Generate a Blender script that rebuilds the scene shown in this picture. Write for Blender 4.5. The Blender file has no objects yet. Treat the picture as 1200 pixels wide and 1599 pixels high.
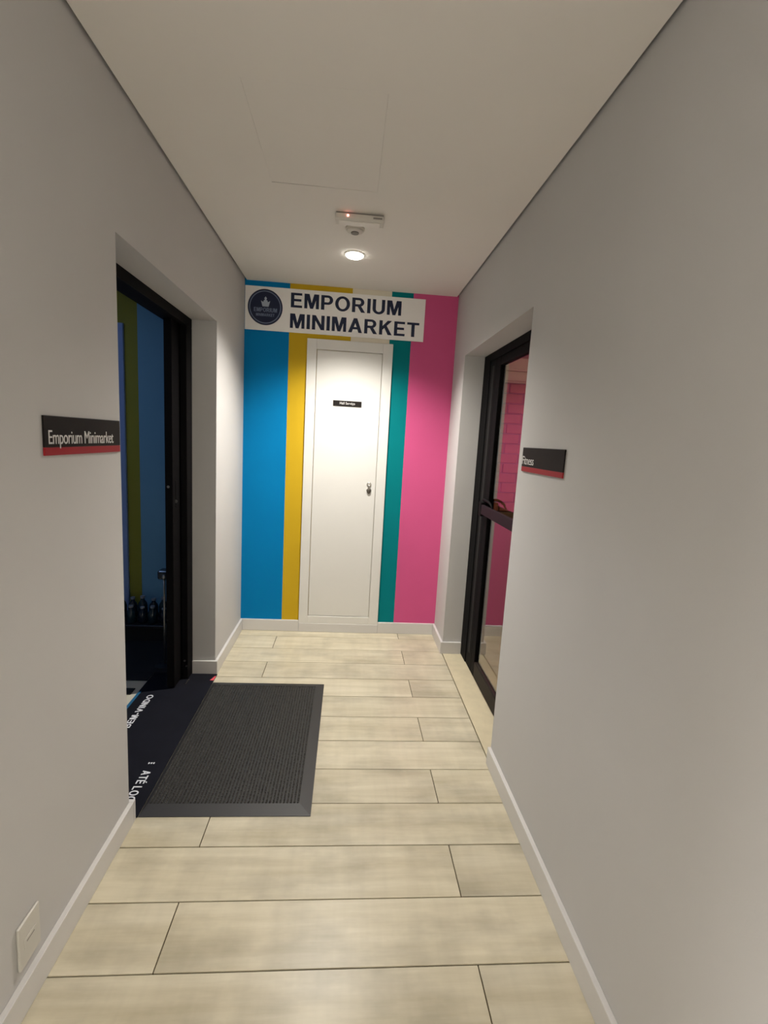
import bpy, bmesh, math, random
from mathutils import Vector, Matrix
random.seed(7)
PI = math.pi
SC = bpy.context.scene
C = SC.collection

# ------------------------------------------------------------------ camera
FPX = 749.96
CAM = Vector((0.73476, 0.0, 1.42579))
cr = Vector((0.99589605, -0.07076528, 0.05642109))
cu = Vector((-0.04521554, 0.15100306, 0.98749867))
cf = Vector((0.07840038, 0.98599713, -0.14718366))
cd = bpy.data.cameras.new('camera')
cam = bpy.data.objects.new('camera', cd); C.objects.link(cam)
cd.sensor_fit = 'HORIZONTAL'; cd.sensor_width = 36.0; cd.lens = FPX / 1200 * 36.0
cd.clip_start = 0.02; cd.clip_end = 60
m = Matrix((cr, cu, -cf)).transposed().to_4x4(); m.translation = CAM
cam.matrix_world = m
SC.camera = cam

# ------------------------------------------------------------------ world, exposure
w = bpy.data.worlds.new('world'); SC.world = w; w.use_nodes = True
w.node_tree.nodes['Background'].inputs[0].default_value = (0.5, 0.47, 0.42, 1)
w.node_tree.nodes['Background'].inputs[1].default_value = 0.05
vs = SC.view_settings
vs.view_transform = 'Standard'; vs.look = 'None'; vs.gamma = 1.0; vs.use_curve_mapping = False
vs.exposure = 0.05

# energies of the lamps, real and added (used by their builders further down)
LAMP_W = 190.0          # spot over the end door
HALL_W = 250.0           # each fill lamp added in the unseen hall behind the viewpoint
MARKET_W = 4.0  # lamp added to give the left room bluish light
GYM_W = 7.0
WARM = (1.0, 0.95, 0.87)

# ------------------------------------------------------------------ dimensions
W, H, D = 1.436, 2.4220, 3.421          # corridor width, ceiling, end wall
YB = -0.9                               # where the corridor opens into the hall behind the camera
LT, RT = 0.165, 0.21                    # wall thickness left, right
LN, LF, LZ = 1.618, 2.747, 2.004        # left opening
RN, RF, RZ = 1.950, 3.0955, 1.982       # right opening
BB, BT = 0.083, 0.016                   # baseboard
TOP = 2.47
R0 = 1.1099                             # a floor joint line

# ------------------------------------------------------------------ materials
def srgb(r, g, b):
    f = lambda c: (c / 255 / 12.92) if c / 255 <= 0.04045 else ((c / 255 + 0.055) / 1.055) ** 2.4
    return (f(r), f(g), f(b), 1)

MATS = {}
def mat(name, col, rough=0.5, metal=0.0, spec=0.5, bump=0.0, bscale=200.0, var=0.0, vscale=4.0, emis=None, estr=0.0):
    if name in MATS: return MATS[name]
    M = bpy.data.materials.new(name); M.use_nodes = True
    nt = M.node_tree; B = nt.nodes['Principled BSDF']
    B.inputs['Base Color'].default_value = col
    B.inputs['Roughness'].default_value = rough
    B.inputs['Metallic'].default_value = metal
    B.inputs['Specular IOR Level'].default_value = spec
    tc = nt.nodes.new('ShaderNodeTexCoord')
    if var:
        n = nt.nodes.new('ShaderNodeTexNoise'); n.inputs['Scale'].default_value = vscale; n.inputs['Detail'].default_value = 4
        nt.links.new(tc.outputs['Object'], n.inputs['Vector'])
        mx = nt.nodes.new('ShaderNodeMix'); mx.data_type = 'RGBA'; mx.blend_type = 'MULTIPLY'
        mx.inputs['Factor'].default_value = 1.0
        mx.inputs['A'].default_value = col
        rp = nt.nodes.new('ShaderNodeMapRange'); rp.inputs['To Min'].default_value = 1 - var; rp.inputs['To Max'].default_value = 1 + var
        rp.inputs['From Min'].default_value = 0.3; rp.inputs['From Max'].default_value = 0.7
        nt.links.new(n.outputs['Fac'], rp.inputs['Value']); nt.links.new(rp.outputs['Result'], mx.inputs['B'])
        nt.links.new(mx.outputs['Result'], B.inputs['Base Color'])
    if bump:
        n2 = nt.nodes.new('ShaderNodeTexNoise'); n2.inputs['Scale'].default_value = bscale; n2.inputs['Detail'].default_value = 2
        nt.links.new(tc.outputs['Object'], n2.inputs['Vector'])
        bp = nt.nodes.new('ShaderNodeBump'); bp.inputs['Strength'].default_value = bump; bp.inputs['Distance'].default_value = 0.002
        nt.links.new(n2.outputs['Fac'], bp.inputs['Height']); nt.links.new(bp.outputs['Normal'], B.inputs['Normal'])
    if emis:
        B.inputs['Emission Color'].default_value = emis; B.inputs['Emission Strength'].default_value = estr
    MATS[name] = M
    return M

WALL = mat('wall_paint', (0.56, 0.55, 0.54, 1), 0.75, spec=0.25, bump=0.08, bscale=260, var=0.02, vscale=2.0)
CEIL = mat('ceiling_paint', (0.83, 0.80, 0.75, 1), 0.9, spec=0.1, var=0.015, vscale=1.5)
WHITE = mat('white_enamel', (0.73, 0.72, 0.69, 1), 0.4, spec=0.3, var=0.01)
BASEW = mat('white_baseboard', (0.64, 0.625, 0.61, 1), 0.35, spec=0.45, var=0.01)
S_BLUE = mat('blue_paint', srgb(0, 122, 182), 0.7, spec=0.1, bump=0.05, var=0.02)
S_YEL = mat('yellow_paint', srgb(200, 165, 36), 0.7, spec=0.12, bump=0.05, var=0.02)
S_WHT = mat('offwhite_paint', srgb(226, 218, 200), 0.6, spec=0.25, bump=0.05)
S_TEAL = mat('teal_paint', srgb(0, 122, 128), 0.7, spec=0.1, bump=0.05, var=0.02)
S_PINK = mat('pink_paint', srgb(206, 88, 138), 0.7, spec=0.12, bump=0.05, var=0.02)
BLACKAL = mat('black_aluminium', (0.0055, 0.0050, 0.0055, 1), 0.6, spec=0.05, bump=0.01, bscale=500)
BLACKPL = mat('black_plastic', (0.006, 0.0055, 0.006, 1), 0.6, spec=0.06, bump=0.02)
SIGNBLK = mat('sign_black', (0.020, 0.017, 0.016, 1), 0.5, spec=0.05, bump=0.02)
SIGNRED = mat('sign_red', srgb(150, 34, 42), 0.5, spec=0.15, bump=0.02)
SIGNTXT = mat('sign_lettering', (0.62, 0.61, 0.60, 1), 0.5, bump=0.02)
BANNER = mat('banner_face', (0.90, 0.88, 0.86, 1), 0.5, spec=0.3, bump=0.02)
NAVY = mat('banner_navy', srgb(22, 32, 62), 0.5, spec=0.3, bump=0.02)
PALEBL = mat('logo_pale', srgb(170, 180, 196), 0.5, spec=0.3, bump=0.02)
GREYBL = mat('logo_grey', srgb(112, 124, 150), 0.5, spec=0.3, bump=0.02)
CHROME = mat('satin_chrome', (0.42, 0.40, 0.37, 1), 0.3, metal=1.0, bump=0.02)
DARKMET = mat('dark_key_metal', (0.20, 0.185, 0.16, 1), 0.4, metal=0.8, bump=0.02)
PLASTW = mat('white_plastic', (0.66, 0.63, 0.57, 1), 0.45, spec=0.4, bump=0.01)
PLASTG = mat('grey_plastic', (0.22, 0.20, 0.18, 1), 0.5, bump=0.02)
RUBBER = mat('mat_rubber', (0.022, 0.021, 0.021, 1), 0.5, spec=0.45, bump=0.15, bscale=400)
PRINTMAT = mat('mat_navy', (0.0075, 0.008, 0.013, 1), 0.8, spec=0.12, bump=0.2, bscale=600, var=0.15, vscale=8)
MATTXT = mat('mat_lettering', (0.72, 0.73, 0.76, 1), 0.7, bump=0.1)
MATTEAL = mat('mat_teal', srgb(18, 92, 130), 0.7, bump=0.1)
MATPINK = mat('mat_pink', srgb(225, 84, 96), 0.7, bump=0.1)
STONE = mat('threshold_stone', srgb(205, 194, 165), 0.4, spec=0.4, var=0.06, vscale=14, bump=0.03)
GROUT = mat('grout', srgb(78, 68, 50), 0.9, spec=0.1, var=0.1)
RUNNER_SHADE = mat('runner_and_shade_dark', (0.020, 0.020, 0.022, 1), 0.8, spec=0.15, bump=0.2, bscale=300, var=0.1)
DARKCAB = mat('cabinet_black', (0.012, 0.012, 0.013, 1), 0.45, spec=0.5, var=0.1)
BOTTLE = mat('bottle_dark', (0.010, 0.018, 0.032, 1), 0.15, spec=0.6, bump=0.02)
BOTTLE2 = mat('bottle_teal', (0.010, 0.030, 0.040, 1), 0.2, spec=0.6, bump=0.02)
CREAM = mat('cream_plastic', srgb(176, 160, 120), 0.5, bump=0.02)
MKFLOOR = mat('market_floor', srgb(196, 190, 172), 0.5, var=0.04)
GYMFLOOR = mat('gym_floor', srgb(176, 146, 104), 0.5, var=0.12, vscale=9)
GYMPALE = mat('gym_pale_paint', srgb(220, 205, 185), 0.7, var=0.02)
GYMDARK = mat('gym_wainscot', srgb(128, 104, 84), 0.6, var=0.05)
MK_BLUE = mat('blue_paint_dim_lit', (0.15, 0.34, 0.52, 1), 0.6, spec=0.25, var=0.02)  # blue stripe greyed to put the room's dim light into its colour
MK_YELDIM = mat('yellow_paint_dim_lit', (0.27, 0.26, 0.035, 1), 0.6, spec=0.25, var=0.02)  # yellow stripe turned olive, the room's dim light is in the paint
MK_DOOR = mat('white_enamel_blue_lit', (0.22, 0.33, 0.62, 1), 0.45, spec=0.4, var=0.01)  # white door tinted with the room's bluish light
BULB = mat('frosted_bulb', (0.9, 0.9, 0.88, 1), 0.4, emis=(1.0, 0.95, 0.84, 1), estr=14.0)
LEDRED = mat('red_led', (0.9, 0.2, 0.2, 1), 0.3, emis=(1.0, 0.28, 0.22, 1), estr=7.0)
MKFILL = mat('market_fill_lamp', (0.5, 0.6, 0.9, 1), 0.4, emis=(0.3, 0.5, 1.0, 1), estr=1.0)
GYMLAMP = mat('gym_lamp', (0.9, 0.8, 0.7, 1), 0.4, emis=(1.0, 0.85, 0.65, 1), estr=2.0)

def plank_material():
    M = bpy.data.materials.new('wood_look_tile'); M.use_nodes = True
    nt = M.node_tree; B = nt.nodes['Principled BSDF']; N = nt.nodes.new; L = nt.links.new
    tc = N('ShaderNodeTexCoord'); oi = N('ShaderNodeObjectInfo')
    off = N('ShaderNodeVectorMath'); off.operation = 'MULTIPLY_ADD'
    cmb = N('ShaderNodeCombineXYZ')
    sc = N('ShaderNodeMath'); sc.operation = 'MULTIPLY'; sc.inputs[1].default_value = 37.0
    L(oi.outputs['Random'], sc.inputs[0]); L(sc.outputs[0], cmb.inputs[0]); L(sc.outputs[0], cmb.inputs[1]); L(sc.outputs[0], cmb.inputs[2])
    off.inputs[1].default_value = (1, 1, 1); L(tc.outputs['Object'], off.inputs[0]); L(cmb.outputs[0], off.inputs[2])
    def noise(scale_vec, scale, detail, rough=0.55):
        mp = N('ShaderNodeMapping'); mp.inputs['Scale'].default_value = scale_vec
        L(off.outputs[0], mp.inputs['Vector'])
        n = N('ShaderNodeTexNoise'); n.inputs['Scale'].default_value = scale; n.inputs['Detail'].default_value = detail; n.inputs['Roughness'].default_value = rough
        L(mp.outputs[0], n.inputs['Vector']); return n
    grain = noise((0.55, 7.0, 1.0), 3.0, 5, 0.6)       # streaks along the plank
    blot = noise((1.0, 1.7, 1.0), 3.6, 4)              # soft smudges
    cross = noise((9.0, 0.8, 1.0), 2.0, 3)             # faint saw marks across
    r1 = N('ShaderNodeValToRGB')
    r1.color_ramp.elements[0].position = 0.25; r1.color_ramp.elements[0].color = srgb(186, 176, 150)
    r1.color_ramp.elements[1].position = 0.70; r1.color_ramp.elements[1].color = srgb(210, 202, 180)
    L(grain.outputs['Fac'], r1.inputs[0])
    r2 = N('ShaderNodeMapRange'); r2.inputs['From Min'].default_value = 0.33; r2.inputs['From Max'].default_value = 0.56; r2.inputs['To Min'].default_value = 0.78; r2.inputs['To Max'].default_value = 1.03
    L(blot.outputs['Fac'], r2.inputs['Value'])
    m1 = N('ShaderNodeMix'); m1.data_type = 'RGBA'; m1.blend_type = 'MULTIPLY'; m1.inputs['Factor'].default_value = 1
    L(r1.outputs[0], m1.inputs['A']); L(r2.outputs[0], m1.inputs['B'])
    r3 = N('ShaderNodeMapRange'); r3.inputs['From Min'].default_value = 0.35; r3.inputs['From Max'].default_value = 0.65; r3.inputs['To Min'].default_value = 0.955; r3.inputs['To Max'].default_value = 1.03
    L(cross.outputs['Fac'], r3.inputs['Value'])
    m2 = N('ShaderNodeMix'); m2.data_type = 'RGBA'; m2.blend_type = 'MULTIPLY'; m2.inputs['Factor'].default_value = 1
    L(m1.outputs['Result'], m2.inputs['A']); L(r3.outputs[0], m2.inputs['B'])
    r4 = N('ShaderNodeMapRange'); r4.inputs['To Min'].default_value = 0.93; r4.inputs['To Max'].default_value = 1.05
    L(oi.outputs['Random'], r4.inputs['Value'])
    m3 = N('ShaderNodeMix'); m3.data_type = 'RGBA'; m3.blend_type = 'MULTIPLY'; m3.inputs['Factor'].default_value = 1
    L(m2.outputs['Result'], m3.inputs['A']); L(r4.outputs[0], m3.inputs['B'])
    L(m3.outputs['Result'], B.inputs['Base Color'])
    B.inputs['Roughness'].default_value = 0.33; B.inputs['Specular IOR Level'].default_value = 0.22
    bp = N('ShaderNodeBump'); bp.inputs['Strength'].default_value = 0.06; bp.inputs['Distance'].default_value = 0.002
    L(grain.outputs['Fac'], bp.inputs['Height']); L(bp.outputs[0], B.inputs['Normal'])
    return M
PLANK = plank_material()

def pile_material():
    M = bpy.data.materials.new('ribbed_pile'); M.use_nodes = True
    nt = M.node_tree; B = nt.nodes['Principled BSDF']; N = nt.nodes.new; L = nt.links.new
    tc = N('ShaderNodeTexCoord')
    n = N('ShaderNodeTexNoise'); n.inputs['Scale'].default_value = 190; n.inputs['Detail'].default_value = 3
    L(tc.outputs['Object'], n.inputs['Vector'])
    r = N('ShaderNodeValToRGB')
    r.color_ramp.elements[0].position = 0.36; r.color_ramp.elements[0].color = (0.018, 0.0175, 0.0165, 1)
    r.color_ramp.elements[1].position = 0.70; r.color_ramp.elements[1].color = (0.085, 0.082, 0.075, 1)
    L(n.outputs['Fac'], r.inputs[0]); L(r.outputs[0], B.inputs['Base Color'])
    B.inputs['Roughness'].default_value = 0.95; B.inputs['Specular IOR Level'].default_value = 0.15
    bp = N('ShaderNodeBump'); bp.inputs['Strength'].default_value = 0.5; bp.inputs['Distance'].default_value = 0.002
    L(n.outputs['Fac'], bp.inputs['Height']); L(bp.outputs[0], B.inputs['Normal'])
    return M
PILE = pile_material()

def glass_material(name, tint):
    M = bpy.data.materials.new(name); M.use_nodes = True
    B = M.node_tree.nodes['Principled BSDF']
    B.inputs['Base Color'].default_value = tint
    B.inputs['Roughness'].default_value = 0.0
    B.inputs['IOR'].default_value = 1.5
    B.inputs['Transmission Weight'].default_value = 1.0
    return M
GLASS = glass_material('clear_glass', (0.93, 0.96, 0.94, 1))

def brick_material():
    return mat('painted_brick', srgb(176, 112, 92), 0.85, spec=0.1, bump=0.5, bscale=60, var=0.14, vscale=9)
BRICK = brick_material()
MORTAR = mat('mortar', srgb(150, 130, 115), 0.9, bump=0.3, bscale=120)

# ------------------------------------------------------------------ mesh helpers
def box(bm, x0, x1, y0, y1, z0, z1, bev=0.0, seg=2, mi=0):
    r = bmesh.ops.create_cube(bm, size=1.0)
    vs_ = r['verts']
    bmesh.ops.scale(bm, vec=(x1 - x0, y1 - y0, z1 - z0), verts=vs_)
    bmesh.ops.translate(bm, vec=((x0 + x1) / 2, (y0 + y1) / 2, (z0 + z1) / 2), verts=vs_)
    fs = {f for v in vs_ for f in v.link_faces}
    for f in fs: f.material_index = mi
    if bev > 0:
        es = list({e for v in vs_ for e in v.link_edges})
        bmesh.ops.bevel(bm, geom=es, offset=bev, segments=seg, profile=0.5, affect='EDGES')
    return bm

def B_(x0, x1, y0, y1, z0, z1, bev=0.0, seg=2):
    return box(bmesh.new(), x0, x1, y0, y1, z0, z1, bev, seg)

def lathe(profile, segs=32, axis='Z', origin=(0, 0, 0)):
    """profile: list of (r, h). axis Z up, or Y meaning h runs along -Y (out of the end wall)."""
    bm = bmesh.new(); rings = []
    for r, h in profile:
        ring = []
        for k in range(segs):
            a = 2 * PI * k / segs
            if axis == 'Z': p = (r * math.cos(a), r * math.sin(a), h)
            else: p = (r * math.cos(a), -h, r * math.sin(a))
            ring.append(bm.verts.new(Vector(p) + Vector(origin)))
        rings.append(ring)
    for a, b in zip(rings, rings[1:]):
        for k in range(segs):
            bm.faces.new((a[k], a[(k + 1) % segs], b[(k + 1) % segs], b[k]))
    bm.faces.new(rings[0][::-1]); bm.faces.new(rings[-1])
    bmesh.ops.remove_doubles(bm, verts=bm.verts, dist=1e-6)
    bmesh.ops.recalc_face_normals(bm, faces=bm.faces)
    return bm

def tube(pts, r, segs=12):
    bm = bmesh.new(); rings = []
    pts = [Vector(p) for p in pts]
    for i, p in enumerate(pts):
        t = (pts[min(i + 1, len(pts) - 1)] - pts[max(i - 1, 0)]).normalized()
        a = Vector((0, 0, 1)) if abs(t.z) < 0.9 else Vector((1, 0, 0))
        u = t.cross(a).normalized(); v = t.cross(u)
        rr = r[i] if isinstance(r, (list, tuple)) else r
        rings.append([bm.verts.new(p + rr * (math.cos(2 * PI * k / segs) * u + math.sin(2 * PI * k / segs) * v)) for k in range(segs)])
    for a, b in zip(rings, rings[1:]):
        for k in range(segs): bm.faces.new((a[k], a[(k + 1) % segs], b[(k + 1) % segs], b[k]))
    bm.faces.new(rings[0][::-1]); bm.faces.new(rings[-1])
    bmesh.ops.recalc_face_normals(bm, faces=bm.faces)
    return bm

def world_loc(o):
    p = Vector((0, 0, 0))
    while o is not None: p = p + o.location; o = o.parent
    return p

def obj(name, bm, material, parent=None, smooth=False, loc=None):
    """one mesh object; bm is in world coordinates, its origin goes to loc (or to the parent's origin)."""
    org = Vector(loc) if loc is not None else (world_loc(parent) if parent else Vector((0, 0, 0)))
    if bm is not None and not isinstance(bm, bpy.types.Mesh):
        bmesh.ops.translate(bm, vec=-org, verts=bm.verts)
        me = bpy.data.meshes.new(name); bm.to_mesh(me); bm.free()
    else: me = bm
    for mm in (material if isinstance(material, (list, tuple)) else [material]): me.materials.append(mm)
    if smooth:
        for p in me.polygons: p.use_smooth = True
    o = bpy.data.objects.new(name, me); C.objects.link(o)
    o.parent = parent
    o.location = org - (world_loc(parent) if parent else Vector((0, 0, 0)))
    return o

def thing(name, label, cat, loc, group=None):
    o = bpy.data.objects.new(name, None); C.objects.link(o); o.location = loc
    o.empty_display_size = 0.05
    o['label'] = label; o['category'] = cat
    if group: o['group'] = group
    return o

def struct(name, bm, material, label=None, smooth=False):
    o = obj(name, bm, material, None, smooth); o['kind'] = 'structure'
    if label: o['label'] = label
    return o

def struct_empty(name, loc, label=None):
    o = bpy.data.objects.new(name, None); C.objects.link(o); o.location = loc; o.empty_display_size = 0.05
    o['kind'] = 'structure'
    if label: o['label'] = label
    return o

def tag(o, label, cat, group=None):
    o['label'] = label; o['category'] = cat
    if group: o['group'] = group
    return o

def text_mesh(s, bold=0.0, extrude=0.0, spacing=1.0):
    cu_ = bpy.data.curves.new('lettering', 'FONT'); cu_.body = s; cu_.size = 1.0
    cu_.offset = bold; cu_.extrude = extrude; cu_.space_character = spacing; cu_.resolution_u = 4
    t = bpy.data.objects.new('tmp_text', cu_); C.objects.link(t)
    dg = bpy.context.evaluated_depsgraph_get(); dg.update()
    me = bpy.data.meshes.new_from_object(t.evaluated_get(dg))
    bpy.data.objects.remove(t); bpy.data.curves.remove(cu_)
    me.materials.clear()
    return me

def lettering(s, origin, ux, uy, width, height, material, parent, bold=0.0, thick=0.001, capref=None, spacing=1.0):
    """flat raised text: lower-left corner of its box at origin, reading along ux, tops along uy; capref = letters giving the height."""
    me = text_mesh(s, bold, 0.5, spacing)
    xs = [v.co.x for v in me.vertices]; ys = [v.co.y for v in me.vertices]
    x0, x1 = min(xs), max(xs); y0, y1 = min(ys), max(ys)
    if capref:
        mr = text_mesh(capref, bold, 0.0); yr = [v.co.y for v in mr.vertices]; y0, y1 = min(yr), max(yr); bpy.data.meshes.remove(mr)
    ux = Vector(ux); uy = Vector(uy); uz = ux.cross(uy); o = Vector(origin)
    org = world_loc(parent)
    for v in me.vertices:
        v.co = o + ux * ((v.co.x - x0) / (x1 - x0) * width) + uy * ((v.co.y - y0) / (y1 - y0) * height) + uz * ((v.co.z + 0.5) * thick) - org
    me.materials.append(material)
    ob = bpy.data.objects.new('lettering', me); C.objects.link(ob); ob.parent = parent
    return ob

# ---- bold grotesque capitals built from strokes (cap height 1, stem 0.2)
ST = 0.195
def _poly(*p): return ('p', p)
def _arc(cx, cy, rx, ry, a0, a1, st=ST): return ('a', cx, cy, rx, ry, a0, a1, st)
def _bar(x0, y0, x1, y1): return _poly((x0, y0), (x1, y0), (x1, y1), (x0, y1))
def glyph(ch):
    s_ = ST; h = 0.16
    if ch == 'E': return 0.66, [_bar(0, 0, s_, 1), _bar(s_, 0, .66, h), _bar(s_, .43, .61, .43 + h), _bar(s_, 1 - h, .65, 1)]
    if ch == 'É': return 0.66, glyph('E')[1] + [_poly((.22, 1.07), (.38, 1.07), (.54, 1.25), (.32, 1.25))]
    if ch == 'L': return 0.62, [_bar(0, 0, s_, 1), _bar(s_, 0, .62, h)]
    if ch == 'T': return 0.74, [_bar(.74 / 2 - s_ / 2, 0, .74 / 2 + s_ / 2, 1 - h), _bar(0, 1 - h, .74, 1)]
    if ch == 'I': return s_, [_bar(0, 0, s_, 1)]
    if ch == '-': return .34, [_bar(0, .28, .34, .46)]
    if ch == 'M': return .86, [_bar(0, 0, s_ * .92, 1), _bar(.86 - s_ * .92, 0, .86, 1), _poly((.06, 1), (.29, 1), (.52, 0), (.345, 0)), _poly((.57, 1), (.80, 1), (.515, 0), (.34, 0))]
    if ch == 'N': return .74, [_bar(0, 0, s_, 1), _bar(.74 - s_, 0, .74, 1), _poly((.0, 1), (.21, 1), (.74, 0), (.53, 0))]
    if ch == 'A': return .84, [_poly((0, 0), (.215, 0), (.525, 1), (.315, 1)), _poly((.625, 0), (.84, 0), (.525, 1), (.315, 1)), _bar(.19, .23, .65, .39)]
    if ch == 'V': return .82, [_poly((.305, 0), (.515, 0), (.215, 1), (0, 1)), _poly((.305, 0), (.515, 0), (.82, 1), (.605, 1))]
    if ch == 'K': return .78, [_bar(0, 0, s_, 1), _poly((.15, .29), (.15, .55), (.50, 1), (.76, 1)), _poly((.30, .50), (.44, .66), (.78, 0), (.535, 0))]
    if ch == 'P': return .70, [_bar(0, 0, s_, 1), _bar(s_, 1 - h, .40, 1), _bar(s_, .36, .40, .36 + h), _arc(.40, .68, .30, .32, -90, 90)]
    if ch == 'R': return .78, [_bar(0, 0, s_, 1), _bar(s_, 1 - h, .42, 1), _bar(s_, .40, .42, .40 + h), _arc(.42, .70, .30, .30, -90, 90), _poly((.30, .46), (.52, .46), (.79, 0), (.555, 0))]
    if ch == 'D': return .76, [_bar(0, 0, s_, 1), _bar(s_, 1 - h, .34, 1), _bar(s_, 0, .34, h), _arc(.34, .5, .42, .5, -90, 90)]
    if ch == 'B': return .72, [_bar(0, 0, s_, 1), _bar(s_, 1 - h, .40, 1), _bar(s_, 0, .42, h), _bar(s_, .44, .42, .44 + h), _arc(.40, .72, .27, .28, -90, 90, .18), _arc(.42, .30, .30, .30, -90, 90, .18)]
    if ch == 'O': return .88, [_arc(.44, .5, .44, .52, 0, 360)]
    if ch == 'G': return .88, [_arc(.44, .5, .44, .52, 45, 330), _bar(.48, .36, .86, .52), _bar(.86 - .17, .14, .86, .45)]
    if ch == 'U': return .74, [_bar(0, .34, s_, 1), _bar(.74 - s_, .34, .74, 1), _arc(.37, .34, .37, .36, 180, 360)]
    return .34, []
def capitals(s, origin, ux, uy, width, height, material, parent, thick=0.001, gap=0.125):
    bm = bmesh.new(); x = 0.0; shapes = []
    for ch in s:
        wd, sh = glyph(ch)
        for g_ in sh: shapes.append((x, g_))
        x += wd + (gap if ch != ' ' else 0)
    total = x - gap
    ux = Vector(ux); uy = Vector(uy); uz = ux.cross(uy); o = Vector(origin)
    P3 = lambda px, py, k: o + ux * (px / total * width) + uy * (py * height) + uz * k
    def slab(pts, k):
        a = [bm.verts.new(P3(px, py, 0)) for px, py in pts]; b = [bm.verts.new(P3(px, py, k)) for px, py in pts]
        n_ = len(pts)
        bm.faces.new(b); bm.faces.new(a[::-1])
        for q in range(n_): bm.faces.new((a[q], a[(q + 1) % n_], b[(q + 1) % n_], b[q]))
    for n_, (dx, g_) in enumerate(shapes):
        k = thick * (1 + 0.015 * (n_ % 4))
        if g_[0] == 'p': slab([(dx + px, py) for px, py in g_[1]], k)
        else:
            _, cx, cy, rx, ry, a0, a1, st = g_
            m_ = max(6, int(abs(a1 - a0) / 12))
            for q in range(m_):
                t0 = math.radians(a0 + (a1 - a0) * q / m_); t1 = math.radians(a0 + (a1 - a0) * (q + 1) / m_)
                ix, iy = rx - st, ry - st * 0.82
                slab([(dx + cx + ix * math.cos(t0), cy + iy * math.sin(t0)), (dx + cx + rx * math.cos(t0), cy + ry * math.sin(t0)), (dx + cx + rx * math.cos(t1), cy + ry * math.sin(t1)), (dx + cx + ix * math.cos(t1), cy + iy * math.sin(t1))], k)
    bmesh.ops.recalc_face_normals(bm, faces=bm.faces)
    return obj('lettering', bm, material, parent)

# =================================================================== SETTING
# ---- floor: slab with recessed joints, each tile plank a piece of its own
bm = bmesh.new()
box(bm, -0.001, W + 0.001, YB, R0 - 1.2, -0.10, -0.0004)
box(bm, -0.001, W + 0.001, R0 - 1.2, D, -0.10, -0.0042)
floor = struct('floor', bm, [GROUT], 'pale wood-look tile floor of the corridor')
GAP = 0.0017
plank_cache = {}
i = -6
while R0 + i * 0.2 < D - 0.01:
    y0 = R0 + i * 0.2; y1 = min(y0 + 0.2, D)
    joint = 1.157 if i % 2 else 0.280
    for (x0, x1) in ((0.0, joint), (joint, W)):
        lx, ly = x1 - x0 - 2 * GAP, y1 - y0 - 2 * GAP
        key = (round(lx, 4), round(ly, 4))
        if key not in plank_cache:
            b = B_(-lx / 2, lx / 2, -ly / 2, ly / 2, -0.006, 0.0, 0.0009, 1)
            me = bpy.data.meshes.new('floor_plank'); b.to_mesh(me); b.free(); me.materials.append(PLANK)
            plank_cache[key] = me
        o = bpy.data.objects.new('floor_plank', plank_cache[key]); C.objects.link(o)
        o.parent = floor; o.location = ((x0 + x1) / 2, (y0 + y1) / 2, random.uniform(-0.0004, 0.0))
    i += 1

# ---- walls
bm = bmesh.new()
box(bm, -LT, 0, YB, LN, -0.1, TOP); box(bm, -LT, 0, LF, D, -0.1, TOP); box(bm, -LT, 0, LN, LF, LZ, TOP)
struct('wall_left', bm, WALL, 'light grey painted wall on the left of the corridor')
bm = bmesh.new()
box(bm, W, W + RT, YB, RN, -0.1, TOP); box(bm, W, W + RT, RF, D, -0.1, TOP); box(bm, W, W + RT, RN, RF, RZ, TOP)
struct('wall_right', bm, WALL, 'light grey painted wall on the right of the corridor')
# the hall behind the viewpoint
HX0, HX1, HY0 = -1.3, 2.75, -4.3
HALLW = mat('hall_paint', (0.72, 0.70, 0.66, 1), 0.8, spec=0.2, var=0.02)
bm = bmesh.new(); box(bm, HX0, -LT, YB - 0.12, YB, -0.1, TOP); box(bm, W + RT, HX1, YB - 0.12, YB, -0.1, TOP)
struct('wall_hall_front', bm, HALLW)
struct('wall_hall_rear', B_(HX0, HX1, HY0 - 0.12, HY0, -0.1, TOP), HALLW)
struct('wall_hall_left', B_(HX0 - 0.12, HX0, HY0 - 0.12, YB, -0.1, TOP), HALLW)
struct('wall_hall_right', B_(HX1, HX1 + 0.12, HY0 - 0.12, YB, -0.1, TOP), HALLW)
struct('floor_hall', B_(HX0, HX1, HY0, YB, -0.1, -0.0004), mat('hall_floor_dark', (0.10, 0.095, 0.09, 1), 0.95, spec=0.1, bump=0.3, bscale=300, var=0.1))  # unseen floor kept dark so less light bounces up to the ceiling
struct('ceiling_hall', B_(HX0 - 0.12, HX1 + 0.12, HY0 - 0.12, YB, TOP, TOP + 0.08), CEIL)

def striped_wall(name, cols, x_edges, y, z0, z1, thick, label, mats=None):
    """cols: (x0,x1,z0,z1,mat index); painted stripes as separate faces of one wall"""
    bm = bmesh.new()
    for (x0, x1, a, b, mi) in cols:
        vs_ = [bm.verts.new(p) for p in ((x0, y, a), (x1, y, a), (x1, y, b), (x0, y, b))]
        f = bm.faces.new(vs_); f.material_index = mi
    xa, xb = min(c[0] for c in cols), max(c[1] for c in cols)
    box(bm, xa, xb, y + 0.0005, y + thick, z0, z1, mi=5)
    o = struct(name, bm, mats or [S_BLUE, S_YEL, S_WHT, S_TEAL, S_PINK, WALL], label)
    return o
s1, s3, s4, s5 = 0.2963, 0.7124, 0.9776, 1.1251
cols = [(0, s1, -0.1, TOP, 0), (s1, s3, -0.1, TOP, 1), (s3, s4, -0.1, TOP, 2), (s4, s5, -0.1, TOP, 3), (s5, W, -0.1, TOP, 4)]
striped_wall('wall_back', cols, None, D, -0.1, TOP, 0.12, 'end wall painted in blue, yellow, white, teal and pink stripes')

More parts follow.
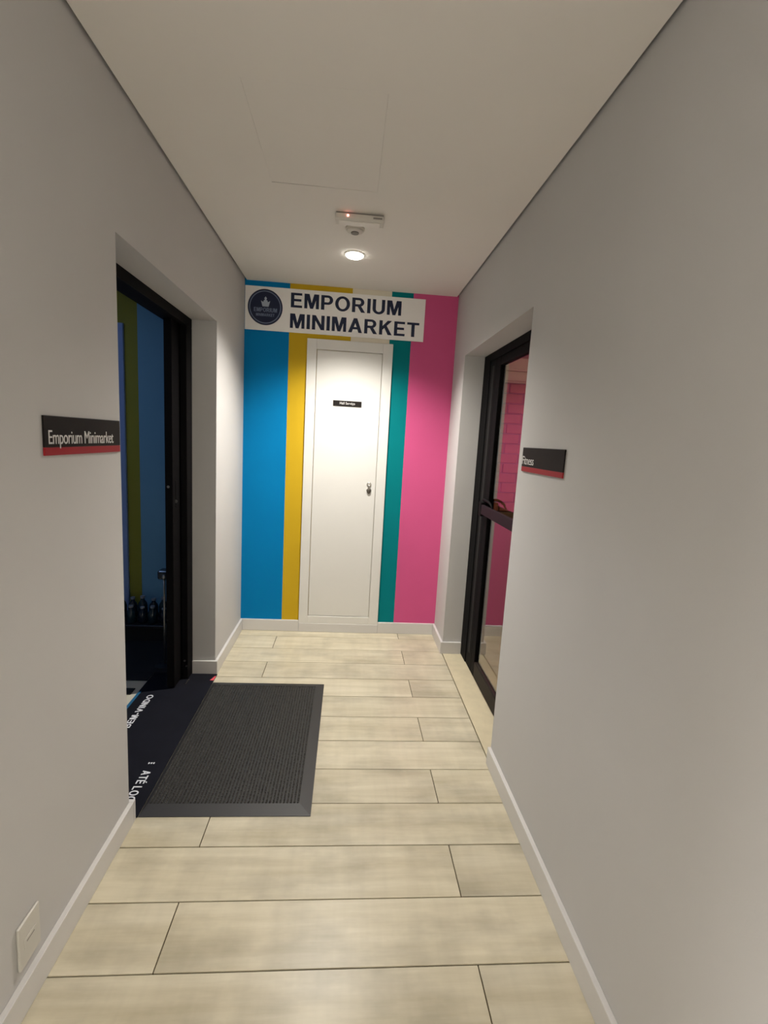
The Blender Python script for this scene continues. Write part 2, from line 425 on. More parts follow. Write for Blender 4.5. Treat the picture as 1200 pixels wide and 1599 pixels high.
# ---- ceiling with an inspection hatch, a narrow shadow gap along both walls
g = 0.012
hx0, hx1, hy0, hy1 = 0.378, 0.803, 1.560, 2.128
bm = bmesh.new()
box(bm, g, hx0, YB, D, H, H + 0.022); box(bm, hx1, W - g, YB, D, H, H + 0.022)
box(bm, hx0, hx1, YB, hy0, H, H + 0.022); box(bm, hx0, hx1, hy1, D, H, H + 0.022)
box(bm, -LT, W + RT, YB, D + 0.12, TOP, TOP + 0.08)
ceiling = struct('ceiling', bm, CEIL, 'plain white plasterboard ceiling with a shadow gap at the walls')
b = B_(hx0 + 0.0006, hx1 - 0.0006, hy0 + 0.0006, hy1 - 0.0016, H + 0.0002, H + 0.012)
for v in b.verts:      # the panel sags a little towards one far corner
    k = (v.co.y - hy0) / (hy1 - hy0) * (1 - (v.co.x - hx0) / (hx1 - hx0))
    v.co.z -= 0.0008 * k; v.co.y -= 0.0050 * k
hatch = obj('inspection_hatch', b, CEIL, ceiling)
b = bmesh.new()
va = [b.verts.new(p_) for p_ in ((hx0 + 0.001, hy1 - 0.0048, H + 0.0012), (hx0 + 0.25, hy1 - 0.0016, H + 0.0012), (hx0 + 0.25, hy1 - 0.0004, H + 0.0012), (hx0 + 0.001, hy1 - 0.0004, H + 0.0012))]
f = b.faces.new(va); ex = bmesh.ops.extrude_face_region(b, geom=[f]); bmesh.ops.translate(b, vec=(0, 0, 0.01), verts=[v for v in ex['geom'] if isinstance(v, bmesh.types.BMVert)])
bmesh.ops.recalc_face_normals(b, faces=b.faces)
obj('gap_shade_strip', b, PLASTG, hatch)  # dark strip put into the hatch gap for its shade

# ---- baseboards
def bb(bm, x0, x1, y0, y1, h=BB): box(bm, x0, x1, y0, y1, 0.0, h, 0.0015, 1)
bm = bmesh.new()
bb(bm, 0, BT, YB, LN); bb(bm, -0.128, BT, LN, LN + BT); bb(bm, 0, BT, LF, D); bb(bm, -0.128, BT, LF - BT, LF)
struct('baseboard_left', bm, BASEW)
bm = bmesh.new()
bb(bm, W - BT, W, YB, RN); bb(bm, W - BT, W, RF, D); bb(bm, W - BT, 1.563, RF - BT, RF)
struct('baseboard_right', bm, BASEW)
FX0, FX1, FZ0, FZ1 = 0.4213, 1.0039, 0.066, 2.078
bm = bmesh.new()
bb(bm, BT, FX0, D - BT, D); bb(bm, FX1, W - BT, D - BT, D); bb(bm, FX0, FX1, D - BT - 0.004, D, FZ0)
struct('baseboard_back', bm, BASEW)

# ---- stone threshold in the right doorway, sill strip in the left doorway
struct('trim_1', B_(W + 0.003, W + RT, RN, RF, -0.02, 0.0006, 0.001, 1), STONE, 'pale stone threshold strip in the right doorway')
struct('trim_2', B_(-LT, -0.0005, LN, LF, -0.02, 0.0, 0.001, 1), STONE, 'stone threshold strip under the welcome mat in the left doorway')

# ---- end door: narrow white service door with a flat frame
LX0, LX1, LZ0, LZ1 = 0.4892, 0.9335, 0.1253, 2.0079
d1 = struct_empty('door_1', ((FX0 + FX1) / 2, D, FZ0), 'narrow white service door with a flat white frame in the striped wall')
fy = D - 0.019
obj('frame_jamb', B_(FX0, LX0 - 0.0030, fy, D, FZ0, FZ1, 0.0015, 1), WHITE, d1)
obj('frame_jamb', B_(LX1 + 0.0030, FX1, fy, D, FZ0, FZ1, 0.0015, 1), WHITE, d1)
obj('frame_head', B_(LX0 - 0.0030, LX1 + 0.0030, fy, D, LZ1 + 0.0030, FZ1, 0.0015, 1), WHITE, d1)
obj('frame_sill', B_(LX0 - 0.0030, LX1 + 0.0030, fy, D, FZ0, LZ0 - 0.0035, 0.0015, 1), WHITE, d1)
leaf = obj('door_leaf', B_(LX0, LX1, D - 0.013, D - 0.0006, LZ0, LZ1, 0.002, 1), WHITE, d1)
hx, hy = 0.888, D - 0.013
lock = obj('lock_plate', lathe([(0.0, 0.0), (0.0165, 0.0), (0.0165, 0.004), (0.013, 0.007), (0.0, 0.007)], 28, 'Y', (hx, hy, 1.1085)), CHROME, leaf)
obj('key_stem', tube([(hx, hy - 0.006, 1.1085), (hx, hy - 0.020, 1.106), (hx, hy - 0.024, 1.096), (hx, hy - 0.018, 1.083), (hx, hy - 0.014, 1.074)], [0.006, 0.0065, 0.006, 0.0055, 0.007], 10), CHROME, leaf, True)
b = lathe([(0.0, 0.0), (0.015, 0.0), (0.0175, 0.004), (0.0155, 0.009), (0.0, 0.010)], 28, 'Y', (hx, hy, 1.0665))
for v in b.verts:                       # drop-shaped: pulled to a point below
    dz = v.co.z - 1.0665
    if dz < 0: v.co.z = 1.0665 + dz * 1.35; v.co.x = hx + (v.co.x - hx) * (1 + dz * 16)
obj('escutcheon_drop', b, DARKMET, leaf, True)

# ---- left sliding glass door in its black frame, pushed open behind the far wall
d2 = struct_empty('door_2', (-0.15, LF, 0.0), 'black-framed sliding glass door pushed open in the left doorway')
obj('frame_head', B_(-LT + 0.001, -0.130, LN, LF, 1.957, LZ, 0.002, 1), BLACKAL, d2)
obj('frame_jamb', B_(-LT + 0.001, -0.130, 2.660, LF, 0.0, 1.957, 0.002, 1), BLACKAL, d2)
obj('frame_jamb', B_(-LT + 0.001, -0.130, LN, LN + 0.06, 0.0, 1.957, 0.002, 1), BLACKAL, d2)
obj('track_box', B_(-0.235, -LT - 0.001, LN - 0.05, D - 0.003, 1.966, 2.03, 0.002, 1), BLACKAL, d2)
leaf2 = obj('sliding_leaf', B_(-0.208, -0.168, 2.555, 2.745, 0.012, 1.962, 0.003, 2), BLACKAL, d2)
b = bmesh.new(); box(b, -0.210, -0.172, 3.32, 3.40, 0.012, 1.962, 0.003, 2)
obj('stile', b, BLACKAL, leaf2)
obj('bottom_rail', B_(-0.208, -0.174, 2.745, 3.32, 0.012, 0.10, 0.002, 1), BLACKAL, leaf2)
obj('top_rail', B_(-0.208, -0.174, 2.745, 3.32, 1.89, 1.962, 0.002, 1), BLACKAL, leaf2)
obj('glass_pane', B_(-0.195, -0.187, 2.745, 3.32, 0.10, 1.89), GLASS, leaf2)
obj('lock_plate', B_(-0.1685, -0.1655, 2.592, 2.618, 1.015, 1.155, 0.0012, 1), BLACKPL, leaf2)
obj('lock_cylinder', lathe([(0, 0), (0.009, 0), (0.009, 0.003), (0, 0.003)], 18, 'Y', (-0.1660, 2.5920, 1.045)), CHROME, leaf2)
obj('latch_knob', lathe([(0, 0), (0.006, 0), (0.007, 0.004), (0, 0.005)], 18, 'Y', (-0.190, 2.555, 1.125)), CHROME, leaf2)
obj('mat_glint_strip', B_(-0.127, -0.121, 2.600, 2.655, 0.0062, 0.0085, 0.0006, 1), CHROME, d2)  # bright strip added for the reflection at the mat's fold
obj('frame_bolt', lathe([(0, 0), (0.006, 0), (0.006, 0.003), (0, 0.003)], 16, 'Y', (-0.147, 2.660, 0.118)), CHROME, d2)
obj('frame_bolt', lathe([(0, 0), (0.005, 0), (0.005, 0.003), (0, 0.003)], 16, 'Y', (-0.138, 2.660, 0.086)), CHROME, d2)

# ---- right glass door: black frame, leaf with glass, push bar
d3 = struct_empty('door_3', (1.60, RF, 0.0), 'black-framed glass door with a push bar in the right doorway')
XF = 1.565
obj('frame_jamb', B_(XF, 1.645, 2.962, RF, 0.0006, RZ, 0.002, 1), BLACKAL, d3)
fs = obj('fixed_stile', B_(XF + 0.003, 1.625, 2.832, 2.956, 0.0006, 1.934, 0.004, 2), BLACKAL, d3)
obj('stile_bead', B_(XF + 0.0012, 1.600, 2.868, 2.916, 0.10, 1.90, 0.003, 2), mat('bead_reflection_grey', (0.018, 0.017, 0.017, 1), 0.5, spec=0.06, bump=0.02), fs)  # lighter grey puts the reflection on this strip into its colour
obj('frame_jamb', B_(XF, 1.645, RN, RN + 0.06, 0.0006, RZ, 0.002, 1), BLACKAL, d3)
obj('frame_head', B_(XF, 1.645, RN + 0.06, 2.962, 1.936, RZ, 0.002, 1), BLACKAL, d3)
leaf3 = obj('door_leaf', B_(XF + 0.001, 1.605, 2.752, 2.826, 0.006, 1.932, 0.003, 2), BLACKAL, d3)
obj('stile', B_(XF + 0.001, 1.605, RN + 0.064, RN + 0.17, 0.006, 1.932, 0.003, 2), BLACKAL, leaf3)
obj('bottom_rail', B_(XF + 0.001, 1.605, RN + 0.17, 2.752, 0.006, 0.104, 0.003, 1), mat('rail_brown_black', (0.026, 0.021, 0.018, 1), 0.5, spec=0.06, bump=0.02), leaf3)
obj('top_rail', B_(XF + 0.001, 1.605, RN + 0.17, 2.752, 1.884, 1.932, 0.003, 1), BLACKAL, leaf3)
obj('glass_pane', B_(1.580, 1.586, RN + 0.17, 2.752, 0.104, 1.884), GLASS, leaf3)
bar = obj('push_bar', B_(1.530, 1.549, RN + 0.10, 2.770, 1.026, 1.084, 0.004, 2), mat('bar_black', (0.016, 0.010, 0.013, 1), 0.5, spec=0.08, bump=0.02), leaf3)
obj('bar_bracket', B_(1.528, XF + 0.001, 2.765, 2.822, 1.012, 1.098, 0.006, 2), BLACKPL, leaf3)
obj('bar_bracket', B_(1.528, XF + 0.001, RN + 0.07, RN + 0.13, 1.012, 1.098, 0.006, 2), BLACKPL, leaf3)
obj('lever_handle', tube([(1.566, 2.785, 1.108), (1.545, 2.785, 1.112), (1.541, 2.750, 1.116), (1.541, 2.690, 1.114), (1.541, 2.630, 1.106), (1.542, 2.585, 1.086)], [0.008, 0.008, 0.008, 0.008, 0.007, 0.005], 12), BLACKPL, leaf3, True)

# ---- the room behind the left doorway (dim mini market)
MX = -2.3
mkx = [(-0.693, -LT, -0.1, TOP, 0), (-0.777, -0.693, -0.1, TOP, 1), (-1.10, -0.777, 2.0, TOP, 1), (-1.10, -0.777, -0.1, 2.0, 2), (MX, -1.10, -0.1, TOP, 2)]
striped_wall('wall_market_far', mkx, None, D, -0.1, TOP, 0.12, 'blue and yellow striped wall with dim light in its paint behind the left doorway', [MK_BLUE, MK_YELDIM, MK_BLUE, MK_BLUE, MK_BLUE, WALL])
struct('wall_market_left', B_(MX - 0.1, MX, 0.6, D + 0.12, -0.1, TOP), WALL)
struct('wall_market_near', B_(MX - 0.1, -LT, 0.5, 0.6, -0.1, TOP), WALL)
struct('floor_market', B_(MX, -LT, 0.6, D, -0.1, 0.0), MKFLOOR)
struct('ceiling_market', B_(MX - 0.1, -LT, 0.5, D + 0.12, TOP, TOP + 0.08), CEIL)
d4 = struct_empty('door_4', (-0.94, D, 0.0), 'white framed door with bluish light in its colour in the dim left room')
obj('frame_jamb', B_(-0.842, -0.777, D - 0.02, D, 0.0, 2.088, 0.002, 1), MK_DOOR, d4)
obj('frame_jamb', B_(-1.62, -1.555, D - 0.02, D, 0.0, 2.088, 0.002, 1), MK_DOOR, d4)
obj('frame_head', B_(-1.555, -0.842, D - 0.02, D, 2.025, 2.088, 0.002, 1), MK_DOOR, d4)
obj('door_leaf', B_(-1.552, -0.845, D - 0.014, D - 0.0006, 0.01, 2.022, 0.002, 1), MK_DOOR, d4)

# ---- the room behind the glass door (dim gym with a brick wall)
GX, GY = 3.6, 3.62
struct('floor_gym', B_(W + RT, GX, 1.0, GY, -0.1, 0.0), GYMFLOOR)
struct('ceiling_gym', B_(W + RT, GX + 0.1, 0.9, GY + 0.12, TOP, TOP + 0.08), GYMPALE)
struct('wall_gym_right', B_(GX, GX + 0.1, 0.9, GY + 0.12, -0.1, TOP), GYMPALE)
struct('wall_gym_near', B_(W + RT, GX, 0.9, 1.0, -0.1, TOP), GYMPALE)
bm = bmesh.new()
box(bm, W + RT, GX, GY, GY + 0.12, -0.1, TOP)
wg = struct('wall_gym_far', bm, MORTAR, 'reddish brick wall seen through the glass door on the right')
obj('wainscot', B_(W + RT, GX, GY - 0.03, GY, 0.0, 0.93, 0.004, 1), GYMDARK, wg)
obj('pale_beam', B_(W + RT, GX, GY - 0.035, GY, 1.90, 2.08, 0.004, 1), GYMPALE, wg)
obj('beam_moulding', B_(W + RT, GX, GY - 0.048, GY - 0.035, 1.985, 2.003, 0.002, 1), GYMPALE, wg)
obj('beam_moulding', B_(W + RT, GX, GY - 0.048, GY - 0.035, 1.915, 1.930, 0.002, 1), GYMPALE, wg)
bl, bh = 0.215, 0.067
bmk = B_(-bl / 2, bl / 2, -0.008, 0.008, -bh / 2, bh / 2, 0.004, 1)
brick_me = bpy.data.meshes.new('brick'); bmk.to_mesh(brick_me); bmk.free(); brick_me.materials.append(BRICK)
for r in range(13):
    z = 0.93 + 0.006 + bh / 2 + r * 0.0745
    if z + bh / 2 > 1.90: break
    for k in range(6):
        o = bpy.data.objects.new('brick', brick_me); C.objects.link(o); o.parent = wg
        o.location = (1.80 + k * 0.224 + (0.112 if r % 2 else 0), GY - 0.008 - random.uniform(0.0, 0.003), z)

# =================================================================== OBJECTS
# ---- banner over the end door
by = D - 0.0045
t = thing('wall_banner', 'white wall sign reading EMPORIUM MINIMARKET above the narrow white door', 'sign', (0.606, D, 2.1095))
obj('panel', B_(0.003, 1.2092, by, D - 0.0003, 2.1095, 2.3879, 0.0008, 1), BANNER, t)
UX, UZ = (1, 0, 0), (0, 0, 1)
capitals('EMPORIUM', (0.3035, by, 2.270), UX, UZ, 0.742, 0.093, NAVY, t)
capitals('MINIMARKET', (0.3010, by, 2.138), UX, UZ, 0.874, 0.093, NAVY, t)
lc = Vector((0.1355, by, 2.2575))
def disc(r, y0, y1, segs=64):
    return lathe([(0, 0), (r, 0), (r, y0 - y1), (0, y0 - y1)], segs, 'Y', (lc.x, y0, lc.z))
lg = obj('round_logo', disc(0.1145, by, by - 0.0012), NAVY, t)
ring = bmesh.new(); n = 64; vv = []
for r_, y_ in ((0.1045, by - 0.0012), (0.1045, by - 0.0018), (0.0985, by - 0.0018), (0.0985, by - 0.0012)):
    vv.append([ring.verts.new((lc.x + r_ * math.cos(2 * PI * k / n), y_, lc.z + r_ * math.sin(2 * PI * k / n))) for k in range(n)])
for a, b in zip(vv, vv[1:]):
    for k in range(n): ring.faces.new((a[k], a[(k + 1) % n], b[(k + 1) % n], b[k]))
bmesh.ops.recalc_face_normals(ring, faces=ring.faces)
obj('logo_ring', ring, GREYBL, lg)
# crown over the small words
cp = [(-0.020, -0.018), (0.020, -0.018), (0.030, 0.018), (0.015, 0.010), (0.011, 0.022), (0.005, 0.022), (0.006, 0.030), (0.009, 0.034), (0.004, 0.040), (0.0, 0.046), (-0.004, 0.040), (-0.009, 0.034), (-0.006, 0.030), (-0.005, 0.022), (-0.011, 0.022), (-0.015, 0.010), (-0.030, 0.018)]
cb = bmesh.new()
va = [cb.verts.new((lc.x + 0.002 + x, by - 0.0012, lc.z + 0.022 + z)) for x, z in cp]
f = cb.faces.new(va); ex = bmesh.ops.extrude_face_region(cb, geom=[f])
bmesh.ops.translate(cb, vec=(0, -0.0008, 0), verts=[v for v in ex['geom'] if isinstance(v, bmesh.types.BMVert)])
bmesh.ops.recalc_face_normals(cb, faces=cb.faces)
obj('crown', cb, PALEBL, lg)
capitals('EMPORIUM', (lc.x - 0.074, by - 0.0012, lc.z - 0.030), UX, UZ, 0.152, 0.026, GREYBL, lg, 0.0006)
capitals('MINIMARKET', (lc.x - 0.060, by - 0.0012, lc.z - 0.058), UX, UZ, 0.122, 0.018, GREYBL, lg, 0.0006)

# ---- small plate on the end door
py = D - 0.0135
t = thing('door_sign', 'small black name plate on the narrow white door', 'sign', (0.709, D - 0.013, 1.643))
obj('plate', B_(0.610, 0.807, py - 0.003, py + 0.0003, 1.643, 1.681, 0.0008, 1), SIGNBLK, t)
lettering('Hall Serviço', (0.657, py - 0.003, 1.656), UX, UZ, 0.104, 0.0165, mat('plate_lettering', (0.78, 0.77, 0.76, 1), 0.5, bump=0.02), t, bold=0.0, thick=0.0006, capref='H')

# ---- wall plates either side
t = thing('wall_sign', 'black and red wall sign reading Emporium Minimarket on the left wall', 'sign', (0.0, 1.412, 1.343))
obj('plate', B_(0.0003, 0.0055, 1.2203, 1.6050, 1.3628, 1.4393, 0.0008, 1), SIGNBLK, t)
obj('red_band', B_(0.0003, 0.0055, 1.2203, 1.6050, 1.3428, 1.3626, 0.0008, 1), SIGNRED, t)
lettering('Emporium Minimarket', (0.0055, 1.236, 1.371), (0, 1, 0), UZ, 0.324, 0.0335, SIGNTXT, t, bold=0.0, thick=0.0008, capref='E', spacing=0.95)
t = thing('wall_sign', 'black and red wall sign reading Fitness on the right wall', 'sign', (W, 1.708, 1.336))
obj('plate', B_(W - 0.0055, W - 0.0003, 1.5189, 1.8977, 1.3550, 1.4294, 0.0008, 1), SIGNBLK, t)
obj('red_band', B_(W - 0.0055, W - 0.0003, 1.5189, 1.8977, 1.3359, 1.3548, 0.0008, 1), SIGNRED, t)
lettering('Fitness', (W - 0.0055, 1.892, 1.364), (0, -1, 0), UZ, 0.118, 0.0320, SIGNTXT, t, bold=0.0, thick=0.0008, capref='F', spacing=0.95)

# ---- blank socket plate low on the left wall
t = thing('socket_plate', 'white rectangular socket plate low on the left wall above the baseboard', 'outlet', (0.0, 1.069, 0.114))
pl = obj('plate', B_(0.0003, 0.0075, 1.030, 1.108, 0.114, 0.232, 0.003, 2), mat('socket_white', (0.60, 0.58, 0.53, 1), 0.45, spec=0.4, bump=0.01), t)
obj('module', B_(0.0070, 0.0088, 1.047, 1.091, 0.160, 0.186, 0.0008, 1), mat('socket_white', None), t)
obj('slot', B_(0.0085, 0.0091, 1.055, 1.083, 0.1735, 0.1770, 0.0002, 1), PLASTG, t)

# ---- ceiling: emergency light unit, smoke detector, spot lamp
ex0, ex1 = 0.627, 0.845
t = thing('emergency_light', 'slim white emergency light unit with a red indicator on the ceiling', 'emergency light', (0.736, 2.3520, H))
obj('back_plate', B_(ex0 + 0.002, ex1 - 0.002, 2.3260, 2.3880, H - 0.006, H, 0.001, 1), PLASTG, t)
b = bmesh.new()
prof = [(2.3210, H - 0.006), (2.3150, H - 0.027), (2.3230, H - 0.034), (2.3740, H - 0.034), (2.3920, H - 0.026), (2.3920, H - 0.006)]
va = [b.verts.new((ex0, y, z)) for y, z in prof]; f = b.faces.new(va)
ex = bmesh.ops.extrude_face_region(b, geom=[f]); bmesh.ops.translate(b, vec=(ex1 - ex0, 0, 0), verts=[v for v in ex['geom'] if isinstance(v, bmesh.types.BMVert)])
bmesh.ops.recalc_face_normals(b, faces=b.faces)
bmesh.ops.bevel(b, geom=list(b.edges), offset=0.002, segments=2, profile=0.5, affect='EDGES')
obj('body', b, PLASTW, t)
obj('lens', B_(ex0 + 0.016, ex1 - 0.016, 2.3280, 2.3700, H - 0.0385, H - 0.033, 0.0030, 2), mat('lens_white', (0.82, 0.78, 0.72, 1), 0.3, spec=0.5, bump=0.01), t)
obj('indicator_led', lathe([(0, 0), (0.0045, 0), (0.0045, 0.003), (0.002, 0.0055), (0, 0.0055)], 14, 'Y', (0.683, 2.3175, H - 0.0165)), LEDRED, t)
obj('test_slot', B_(0.796, 0.836, 2.3150, 2.3190, H - 0.0225, H - 0.0160, 0.0008, 1), PLASTG, t)

t = thing('smoke_detector', 'round white smoke detector on the ceiling behind the emergency light', 'smoke detector', (0.716, 2.487, H))
o_ = (0.716, 2.487, H)
obj('base', lathe([(0, 0), (0.047, 0), (0.047, -0.005), (0.045, -0.008), (0, -0.008)], 40, 'Z', o_), PLASTW, t)
obj('housing', lathe([(0, -0.008), (0.040, -0.008), (0.038, -0.015), (0.028, -0.019), (0.0, -0.019)], 40, 'Z', o_), PLASTW, t)
obj('sensor_cap', lathe([(0, -0.019), (0.019, -0.019), (0.018, -0.024), (0.0, -0.025)], 32, 'Z', o_), PLASTG, t)

def spot_lamp(x, y, energy, label, aim=(0, -0.09, -1), size=2.22, blend=1.0):
    t = thing('ceiling_spot', label, 'ceiling light', (x, y, H))
    o_ = (x, y, H)
    obj('collar', lathe([(0, 0), (0.055, 0), (0.055, -0.003), (0.050, -0.005), (0, -0.005)], 36, 'Z', o_), PLASTW, t)
    obj('bulb', lathe([(0.0, -0.005), (0.048, -0.005), (0.048, -0.009), (0.042, -0.014), (0.026, -0.018), (0.0, -0.0195)], 40, 'Z', o_), BULB, t, True)
    ld = bpy.data.lights.new('spot_beam', 'SPOT'); ld.energy = energy; ld.color = WARM
    ld.spot_size = size; ld.spot_blend = blend; ld.shadow_soft_size = 0.03
    lo = bpy.data.objects.new('spot_beam', ld); C.objects.link(lo); lo.parent = t
    lo.location = (0, 0, -0.045)
    lo.rotation_euler = Vector(aim).to_track_quat('-Z', 'Y').to_euler()
    return t
spot_lamp(0.717, 2.815, LAMP_W, 'glowing round spot lamp on the ceiling in front of the striped wall')
# ---- ribbed entrance mat
mx0, mx1, my0, my1 = 0.0195, 0.652, 1.643, 2.634
t = thing('entrance_mat', 'dark grey ribbed entrance mat with a black rubber border on the floor', 'mat', ((mx0 + mx1) / 2, (my0 + my1) / 2, 0.0003))
b = bmesh.new()
bo, zt = 0.047, 0.007
bl_ = 0.012                              # narrower border on the doorway side
outer = [(mx0, my0), (mx1, my0), (mx1, my1), (mx0, my1)]
inner = [(mx0 + bl_, my0 + 0.060), (mx1 - bo, my0 + 0.060), (mx1 - bo, my1 - 0.036), (mx0 + bl_, my1 - 0.036)]
v0 = [b.verts.new((x, y, 0.0003)) for x, y in outer]
v1 = [b.verts.new((x, y, 0.0020)) for x, y in outer]
v2 = [b.verts.new((x, y, zt)) for x, y in inner]
v3 = [b.verts.new((x, y, zt - 0.003)) for x, y in inner]
for a, c in ((v0, v1), (v1, v2), (v2, v3)):
    for k in range(4): b.faces.new((a[k], a[(k + 1) % 4], c[(k + 1) % 4], c[k]))
b.faces.new(v3); b.faces.new(v0[::-1])
bmesh.ops.recalc_face_normals(b, faces=b.faces)
obj('rubber_border', b, RUBBER, t)
b = bmesh.new()
ix0, ix1, iy0, iy1 = inner[0][0] + 0.001, inner[1][0] - 0.001, inner[0][1] + 0.001, inner[2][1] - 0.001
nr = 42; p = (ix1 - ix0) / nr
for k in range(nr):
    xa = ix0 + k * p; xc = xa + p * 0.5; hw = p * 0.30
    for seg in range(2):
        ya, yb = (iy0, (iy0 + iy1) / 2) if seg == 0 else ((iy0 + iy1) / 2, iy1)
        pr = [(xc - hw, zt - 0.003), (xc - hw * 0.75, zt + 0.0015), (xc, zt + 0.0030), (xc + hw * 0.75, zt + 0.0015), (xc + hw, zt - 0.003)]
        A = [b.verts.new((x, ya, z)) for x, z in pr]; Bv = [b.verts.new((x, yb, z)) for x, z in pr]
        for q in range(4): b.faces.new((A[q], A[q + 1], Bv[q + 1], Bv[q]))
        b.faces.new(A[::-1]); b.faces.new(Bv)
bmesh.ops.recalc_face_normals(b, faces=b.faces)
o = obj('ribbed_pile', b, PILE, t); o['kind'] = 'stuff'

# ---- printed welcome mat in the left doorway
wx0, wx1, wy0, wy1 = -0.345, 0.0185, 1.640, 2.728
t = thing('welcome_mat', 'navy printed welcome mat lying through the left doorway', 'mat', ((wx0 + wx1) / 2, (wy0 + wy1) / 2, 0.0003))
b = bmesh.new()
box(b, wx0, wx1, wy0, wy1, 0.0003, 0.0055, 0.0012, 1)
obj('mat_body', b, PRINTMAT, t)
obj('teal_edge', B_(wx0 + 0.001, wx0 + 0.016, wy0 + 0.002, 2.52, 0.0050, 0.0058), MATTEAL, t)
b = bmesh.new()
va = [b.verts.new((x, y, 0.0062)) for x, y in ((-0.004, 2.650), (0.0175, 2.650), (0.0175, 2.700), (0.012, 2.700))]
f = b.faces.new(va); ex = bmesh.ops.extrude_face_region(b, geom=[f]); bmesh.ops.translate(b, vec=(0, 0, -0.0008), verts=[v for v in ex['geom'] if isinstance(v, bmesh.types.BMVert)])
bmesh.ops.recalc_face_normals(b, faces=b.faces)
obj('pink_corner', b, MATPINK, t)
capitals('BEM-VINDO', (-0.248, 2.186, 0.0055), (0, 1, 0), (-1, 0, 0), 0.297, 0.032, MATTXT, t, 0.0005)
capitals('ATÉ LOGO', (-0.062, 1.888, 0.0055), (0, -1, 0), (1, 0, 0), 0.205, 0.034, MATTXT, t, 0.0005)
b = bmesh.new()
for k in range(3): box(b, -0.060 + k * 0.010, -0.054 + k * 0.010, 1.930, 1.940, 0.0054, 0.0060)
obj('small_print', b, MATTXT, t)

# ---- things in the dim room on the left
t = thing('display_platform', 'low black platform along the far wall of the dim left room', 'platform', (-0.86, 3.30, 0.0))
obj('base', B_(-1.28, -0.42, 3.17, 3.395, 0.0, 0.095), DARKCAB, t)
obj('top', B_(-1.30, -0.40, 3.15, 3.400, 0.0952, 0.118, 0.003, 1), DARKCAB, t)
o = obj('dark_floor_strip', B_(-1.90, -0.215, 2.735, 3.166, 0.0003, 0.006, 0.0015, 1), RUNNER_SHADE, None, loc=(-1.05, 2.93, 0.0003))
tag(o, 'charcoal rubber runner on the floor of the dim left room', 'mat')
o = obj('dark_floor_strip', B_(-1.90, -0.348, 2.640, 2.733, 0.0003, 0.006, 0.0015, 1), RUNNER_SHADE, None, loc=(-1.13, 2.68, 0.0003))
tag(o, 'narrow charcoal rubber strip beside the welcome mat in the dim left room', 'mat')
o = obj('dark_floor_strip', B_(-1.90, -0.375, 2.49, 2.552, 0.0003, 0.006, 0.0015, 1), RUNNER_SHADE, None, loc=(-1.13, 2.52, 0.0003))  # strip laid for the dark shadow band across the pale floor
tag(o, 'thin strip standing in for a shadow band on the pale floor of the left room', 'mat')

def bottle(x, y, z, h, r, m_, label):
    t = thing('bottle', label, 'bottle', (x, y, z), 'bottles on the low black platform')
    o_ = (x, y, z)
    obj('body', lathe([(0, 0), (r * 0.9, 0), (r, 0.006), (r, h * 0.55), (r * 0.85, h * 0.68), (r * 0.4, h * 0.82), (r * 0.38, h * 0.9), (0, h * 0.9)], 20, 'Z', o_), m_, t, True)
    obj('cap', lathe([(0, h * 0.9), (r * 0.48, h * 0.9), (r * 0.48, h), (0, h)], 16, 'Z', o_), mat('bottle_cap', (0.30, 0.33, 0.38, 1), 0.35, bump=0.02), t)
for k, (x, y, h, r) in enumerate([(-0.815, 3.20, 0.115, 0.030), (-0.745, 3.22, 0.105, 0.029), (-0.675, 3.20, 0.120, 0.030), (-0.605, 3.21, 0.110, 0.029), (-0.535, 3.20, 0.120, 0.030), (-0.468, 3.22, 0.100, 0.028),
                                  (-0.78, 3.30, 0.150, 0.031), (-0.71, 3.31, 0.140, 0.030), (-0.64, 3.30, 0.155, 0.031), (-0.57, 3.31, 0.135, 0.030), (-0.50, 3.30, 0.150, 0.030)]):
    bottle(x, y, 0.1182, h, r, BOTTLE if k % 2 else BOTTLE2, 'small dark bottle in the cluster on the low black platform')

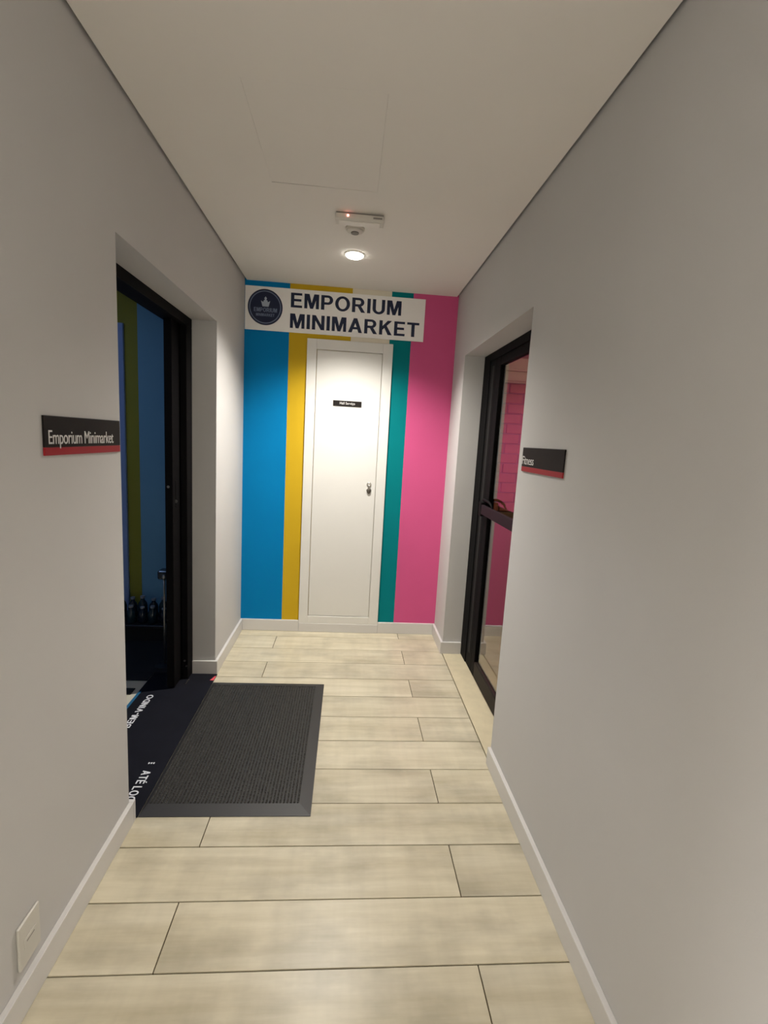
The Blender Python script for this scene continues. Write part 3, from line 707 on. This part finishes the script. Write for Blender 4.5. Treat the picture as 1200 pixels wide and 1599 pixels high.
sx, sy = -0.318, 2.826
t = thing('dispenser_stand', 'thin chrome stand with a dark dispenser head in the dim left room', 'stand', (sx, sy, 0.0062))
obj('base', lathe([(0, 0), (0.055, 0), (0.055, 0.005), (0.012, 0.012), (0, 0.012)], 32, 'Z', (sx, sy, 0.0062)), DARKCAB, t)
obj('pole', tube([(sx, sy, 0.010), (sx, sy, 0.30), (sx, sy, 0.545)], 0.007, 14), CHROME, t, True)
obj('pole_cap', lathe([(0, 0.545), (0.012, 0.545), (0.014, 0.555), (0.010, 0.570), (0, 0.573)], 18, 'Z', (sx, sy, 0)), CHROME, t, True)
hd = obj('head', B_(sx - 0.045, sx + 0.075, sy + 0.010, sy + 0.085, 0.535, 0.590, 0.012, 3), BOTTLE, t)
obj('nozzle', tube([(sx + 0.045, sy + 0.04, 0.585), (sx + 0.047, sy + 0.04, 0.625), (sx + 0.030, sy + 0.01, 0.632)], 0.008, 10), BOTTLE, t, True)
pts = []
for k in range(13):
    a = -PI / 2 * 1.0 + PI * k / 12
    pts.append((sx + 0.008 + 0.034 * math.cos(a * 0.9), sy + 0.04, 0.34 + 0.17 * math.sin(a)))
obj('hose', tube(pts, 0.009, 10), CREAM, t, True)

# ---- unseen lamps: gym, plus market and hall ones added as fill
def room_lamp(x, y, energy, col, m_, label):
    t = thing('unseen_lamp', label, 'ceiling light', (x, y, TOP))
    obj('rim', lathe([(0, 0), (0.17, 0), (0.17, -0.03), (0.16, -0.035), (0, -0.035)], 40, 'Z', (x, y, TOP)), PLASTW, t)
    obj('diffuser', lathe([(0, -0.035), (0.155, -0.035), (0.14, -0.055), (0.08, -0.068), (0, -0.072)], 40, 'Z', (x, y, TOP)), m_, t, True)
    ld = bpy.data.lights.new('lamp_light', 'AREA'); ld.shape = 'DISK'; ld.size = 0.3; ld.energy = energy; ld.color = col
    lo = bpy.data.objects.new('lamp_light', ld); C.objects.link(lo); lo.parent = t; lo.location = (0, 0, -0.08)
room_lamp(-1.15, 2.2, MARKET_W, (0.35, 0.55, 1.0), MKFILL, 'unseen bluish fill lamp added in the room behind the left doorway')  # added for the room's bluish light, out of view
room_lamp(2.45, 2.4, GYM_W, (1.0, 0.82, 0.62), GYMLAMP, 'warm ceiling lamp in the gym behind the glass door')
HALLFILL = mat('hall_fill_lamp', (0.9, 0.9, 0.88, 1), 0.4, emis=(1.0, 0.97, 0.90, 1), estr=6.0)
for lx, ly, lab in ((-0.90, -1.75, 'unseen fill lamp added in the left bay of the hall behind'), (2.35, -1.75, 'unseen fill lamp added in the right bay of the hall behind')):
    room_lamp(lx, ly, HALL_W * (1.0 if lx < 0 else 1.0), (1.0, 0.975, 0.935), HALLFILL, lab)  # added beside the opening so only bounced light fills the corridor
